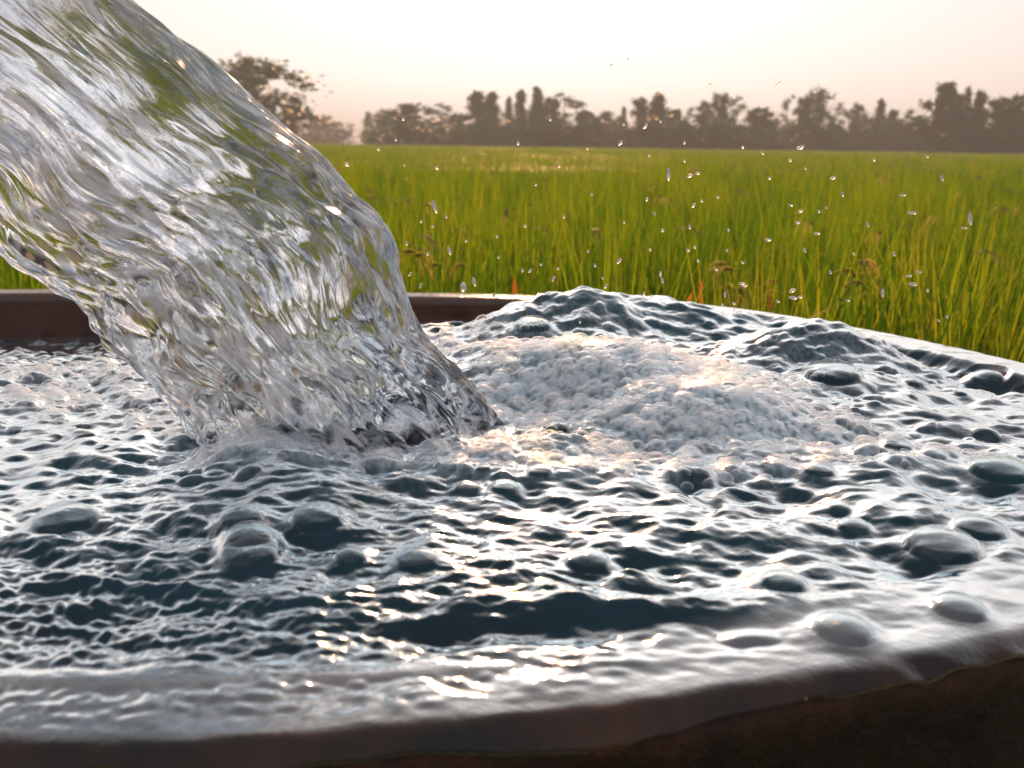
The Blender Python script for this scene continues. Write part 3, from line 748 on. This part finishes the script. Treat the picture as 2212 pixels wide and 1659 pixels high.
def tree_proto(kind, seed):                # unit: 8 m tall
    r = random.Random(seed); Ht = 8.0; blobs = []; segs = []
    if kind == 'round':
        W = 2.6
        for i_ in range(40):
            z = .10 + .84*(i_+r.random())/40; k = math.sin(math.pi*min(1, (z+.12)/1.10))**.6; a = r.uniform(0, 6.28); q = r.uniform(.1, .8)*W*k
            s = r.uniform(.6, 1.0)*(1.35-.8*z); blobs.append((Vector((q*math.cos(a), q*math.sin(a), z*Ht)), (s, s, s*.8)))
        per, size = 150, .36
    elif kind == 'pointed':
        for i_ in range(40):
            z = .06 + .92*(i_+r.random())/40; k = (1.04-z)*1.6+.12; a = r.uniform(0, 6.28); q = r.uniform(0, .7)*k
            s = r.uniform(.20, .34)+.95*(1-z); blobs.append((Vector((q*math.cos(a), q*math.sin(a), z*Ht*.97)), (s, s, s*1.1)))
        per, size = 150, .30
    elif kind == 'airy':
        for i_ in range(28):
            z = .10 + .85*(i_+r.random())/28; a = r.uniform(0, 6.28); q = r.uniform(.6, 2.8)*(.6+.4*math.sin(3.14*z))
            s = r.uniform(.5, .95); blobs.append((Vector((q*math.cos(a), q*math.sin(a), z*Ht)), (s*1.3, s*1.3, s*.6)))
        per, size = 100, .28
    elif kind == 'bush':
        for _ in range(20):
            a = r.uniform(0, 6.28); q = r.uniform(0, 3.6); z = r.uniform(.12, .85)*(1-.1*q)
            s = r.uniform(.8, 1.5); blobs.append((Vector((q*math.cos(a), q*math.sin(a)*.6, z*Ht)), (s, s, s)))
        per, size = 120, .42
    else:                                       # broad, with holes the sky shows through
        for i_ in range(52):
            a = r.uniform(0, 6.28); z = .10 + .85*(i_+r.random())/52; q = r.uniform(.1, 1)*3.0*math.sin(math.pi*(z-.02)/1.0)**.7
            s = r.uniform(.6, 1.15); blobs.append((Vector((q*math.cos(a), q*math.sin(a), z*Ht)), (s*1.15, s*1.15, s*.75)))
        per, size = 130, .36
    segs.append((Vector((0,0,-.1)), Vector((.1,0,Ht*.45)), .20, .13)); segs.append((Vector((.1,0,Ht*.45)), Vector((0,.1,Ht*.85)), .13, .04))
    for c, _ in blobs[:12]:
        z = min(c.z*.6, Ht*.7); segs.append((Vector((.08, 0, z)), c, .06, .02))
    return npmesh('crown', *leaf_cloud(r, blobs, per, size), smooth=False), npmesh('trunk', *limbs(segs))
KINDS = ['round', 'pointed', 'airy', 'bush', 'broad']
protos = {k: [tree_proto(k, 50+7*i+KINDS.index(k)) for i in range(3)] for k in KINDS}
for k in KINDS:
    for c, t_ in protos[k]: c.materials.append(M['tree']); t_.materials.append(M['bark'])
nat = {'round': 5.8, 'pointed': 3.2, 'airy': 5.4, 'bush': 8.2, 'broad': 7.4}
rt_ = random.Random(4)
def tree(px, ytop, wpx, D_, kind, label, vi, group='trees along the far edge of the field'):
    top = at(px, ytop, D_); h = top.z; wd = wpx*(1.55 if kind == 'round' else 1.3)/FPX*D_
    name = {'round': 'tree', 'pointed': 'conical_tree', 'airy': 'airy_tree', 'bush': 'bush', 'broad': 'broad_tree'}[kind]
    e = bpy.data.objects.new(name, None); col.objects.link(e); e.location = (top.x, D_, 0); e.rotation_euler.z = rt_.uniform(0, 6.28)
    c, t_ = protos[kind][vi % 3]; sz = h/8.0; sx = wd/nat[kind]
    if kind == 'bush': e.rotation_euler.z = rt_.choice([0, math.pi])
    e.scale = (sx, sx, sz)
    link('crown', c, None, e); link('trunk', t_, None, e)
    tag(e, label, 'bush' if kind == 'bush' else 'tree', group)
T = [
 (548,122,230,95,'broad','tall dark tree with gappy crown half hidden behind the jet'),
 (628,232,60,110,'round','dark rounded tree at the right foot of the tall gappy one'),
 (690,246,95,190,'round','pale hazy low tree right of the tall gappy one'),
 (728,262,40,190,'airy','faint small tree at the right end of the pale hazy clump'),
 (752,264,26,180,'airy','tiny lone tree standing in the gap of the tree line'),
 (795,240,30,190,'pointed','pale slim tree at the left end of the long tree line'),
 (838,236,80,165,'round','pale round tree near the left end of the long line'),
 (877,222,85,125,'round','dark round tree at the left end of the long line'),
 (915,221,50,130,'airy','loose crowned tree between two dark ones left of centre'),
 (953,219,60,135,'airy','ragged tree with holes in its crown, left of centre'),
 (990,243,60,135,'round','low tree beside the tall twin crowned pair'),
 (1030,191,70,120,'round','left tree of the tall twin crowned pair'),
 (1062,194,70,120,'pointed','right tree of the tall twin crowned pair'),
 (1100,207,36,130,'pointed','slim hazy tree left of the twin spires'),
 (1125,189,46,125,'pointed','left spire of the two pointed trees near the middle'),
 (1163,184,52,122,'pointed','right and tallest spire of the two pointed trees near the middle'),
 (1190,208,60,124,'round','dark tree just right of the tallest spire'),
 (1218,200,74,130,'airy','flat topped airy tree right of the tallest spire'),
 (1268,236,66,128,'round','low rounded tree in the dip right of the airy one'),
 (1312,239,70,128,'round','second low rounded tree in the dip near the middle'),
 (1348,228,24,130,'pointed','thin little spire rising from the dip'),
 (1384,207,62,122,'round','left shoulder tree of the dark pair right of centre'),
 (1422,199,76,120,'pointed','peaked tree of the dark pair right of centre'),
 (1458,232,60,124,'round','low dark tree between the two big groups right of centre'),
 (1490,228,26,140,'airy','small pale tree peeping over the low dark one'),
 (1523,215,50,122,'round','left tree of the wide dark trio'),
 (1557,201,66,120,'broad','middle and tallest tree of the wide dark trio'),
 (1594,204,46,122,'airy','right, thinly leaved tree of the wide dark trio'),
 (1646,230,86,118,'round','low broad green tree left of the bare pale one'),
 (1705,202,34,140,'airy','thin pale almost bare tree'),
 (1738,204,42,116,'round','dark upright tree left of the airy rounded crown'),
 (1773,190,76,116,'broad','tall airy tree with rounded open crown right of centre'),
 (1808,220,44,118,'airy','lean tree at the right flank of the open crowned one'),
 (1856,221,40,122,'round','small oval tree standing clear of its neighbours'),
 (1905,212,44,118,'pointed','pointed dark tree between small oval trees at right'),
 (1932,232,40,118,'round','small round tree right of the pointed dark one'),
 (1962,232,36,120,'airy','thin crowned tree before the big right hand group'),
 (1985,247,56,114,'round','low tree at the left foot of the big right hand group'),
 (2047,170,76,100,'round','tallest green tree of the big right hand group'),
 (2072,196,56,102,'round','shoulder tree beside the tallest of the right hand group'),
 (2094,185,34,104,'pointed','slim peak in the big right hand group'),
 (2122,192,52,100,'pointed','dark peaked tree in the right hand group'),
 (2165,207,96,98,'round','wide dark tree near the right edge'),
 (2206,200,60,98,'round','tree cut by the right edge of the photo'),
 (2270,196,110,98,'broad','broad tree just beyond the right edge'),
]
for i, (px, yt, wp, D_, k, lab) in enumerate(T): tree(px, yt, wp, D_, k, lab, i)
BL = ['below the tall gappy tree','under the pale hazy clump','at the left end of the long line','under the dark round tree','left of the twin crowned pair',
 'under the twin crowned pair','under the two spires','right of the spires','in the dip near the middle','under the peaked dark pair','between the two dark groups',
 'under the wide dark trio','left of the bare pale tree','under the open crowned tree','under the small oval tree','under the pointed dark tree','at the left foot of the right hand group',
 'under the tallest tree at right','under the dark peaked tree at right','at the right edge of the photo']
BX = [590,685,850,905,980,1045,1130,1205,1290,1390,1460,1555,1640,1760,1850,1915,1985,2050,2125,2200]
BY = [268,272,262,256,256,246,246,248,254,244,252,248,250,246,252,254,254,236,230,232]
for i, (bx, by, lb) in enumerate(zip(BX, BY, BL)):
    tree(bx, by, 110, [108,175,150,118][i] if i < 4 else (106 if i > 16 else 114), 'bush', 'dense low bush at the field edge ' + lb, i, 'bushes at the field edge')
seen = {}
for i, bx in enumerate(range(860, 2260, 78)):
    lb = BL[min(range(len(BX)), key=lambda k: abs(BX[k]-bx) + 500*seen.get(k, 0))]; seen[BL.index(lb)] = 1
    tree(bx, 236 + (i*37 % 19), 160, 112 + (i*53 % 9), 'bush', f'low hazy scrub standing behind the bush ' + lb, i+1, 'low scrub at the foot of the tree line')
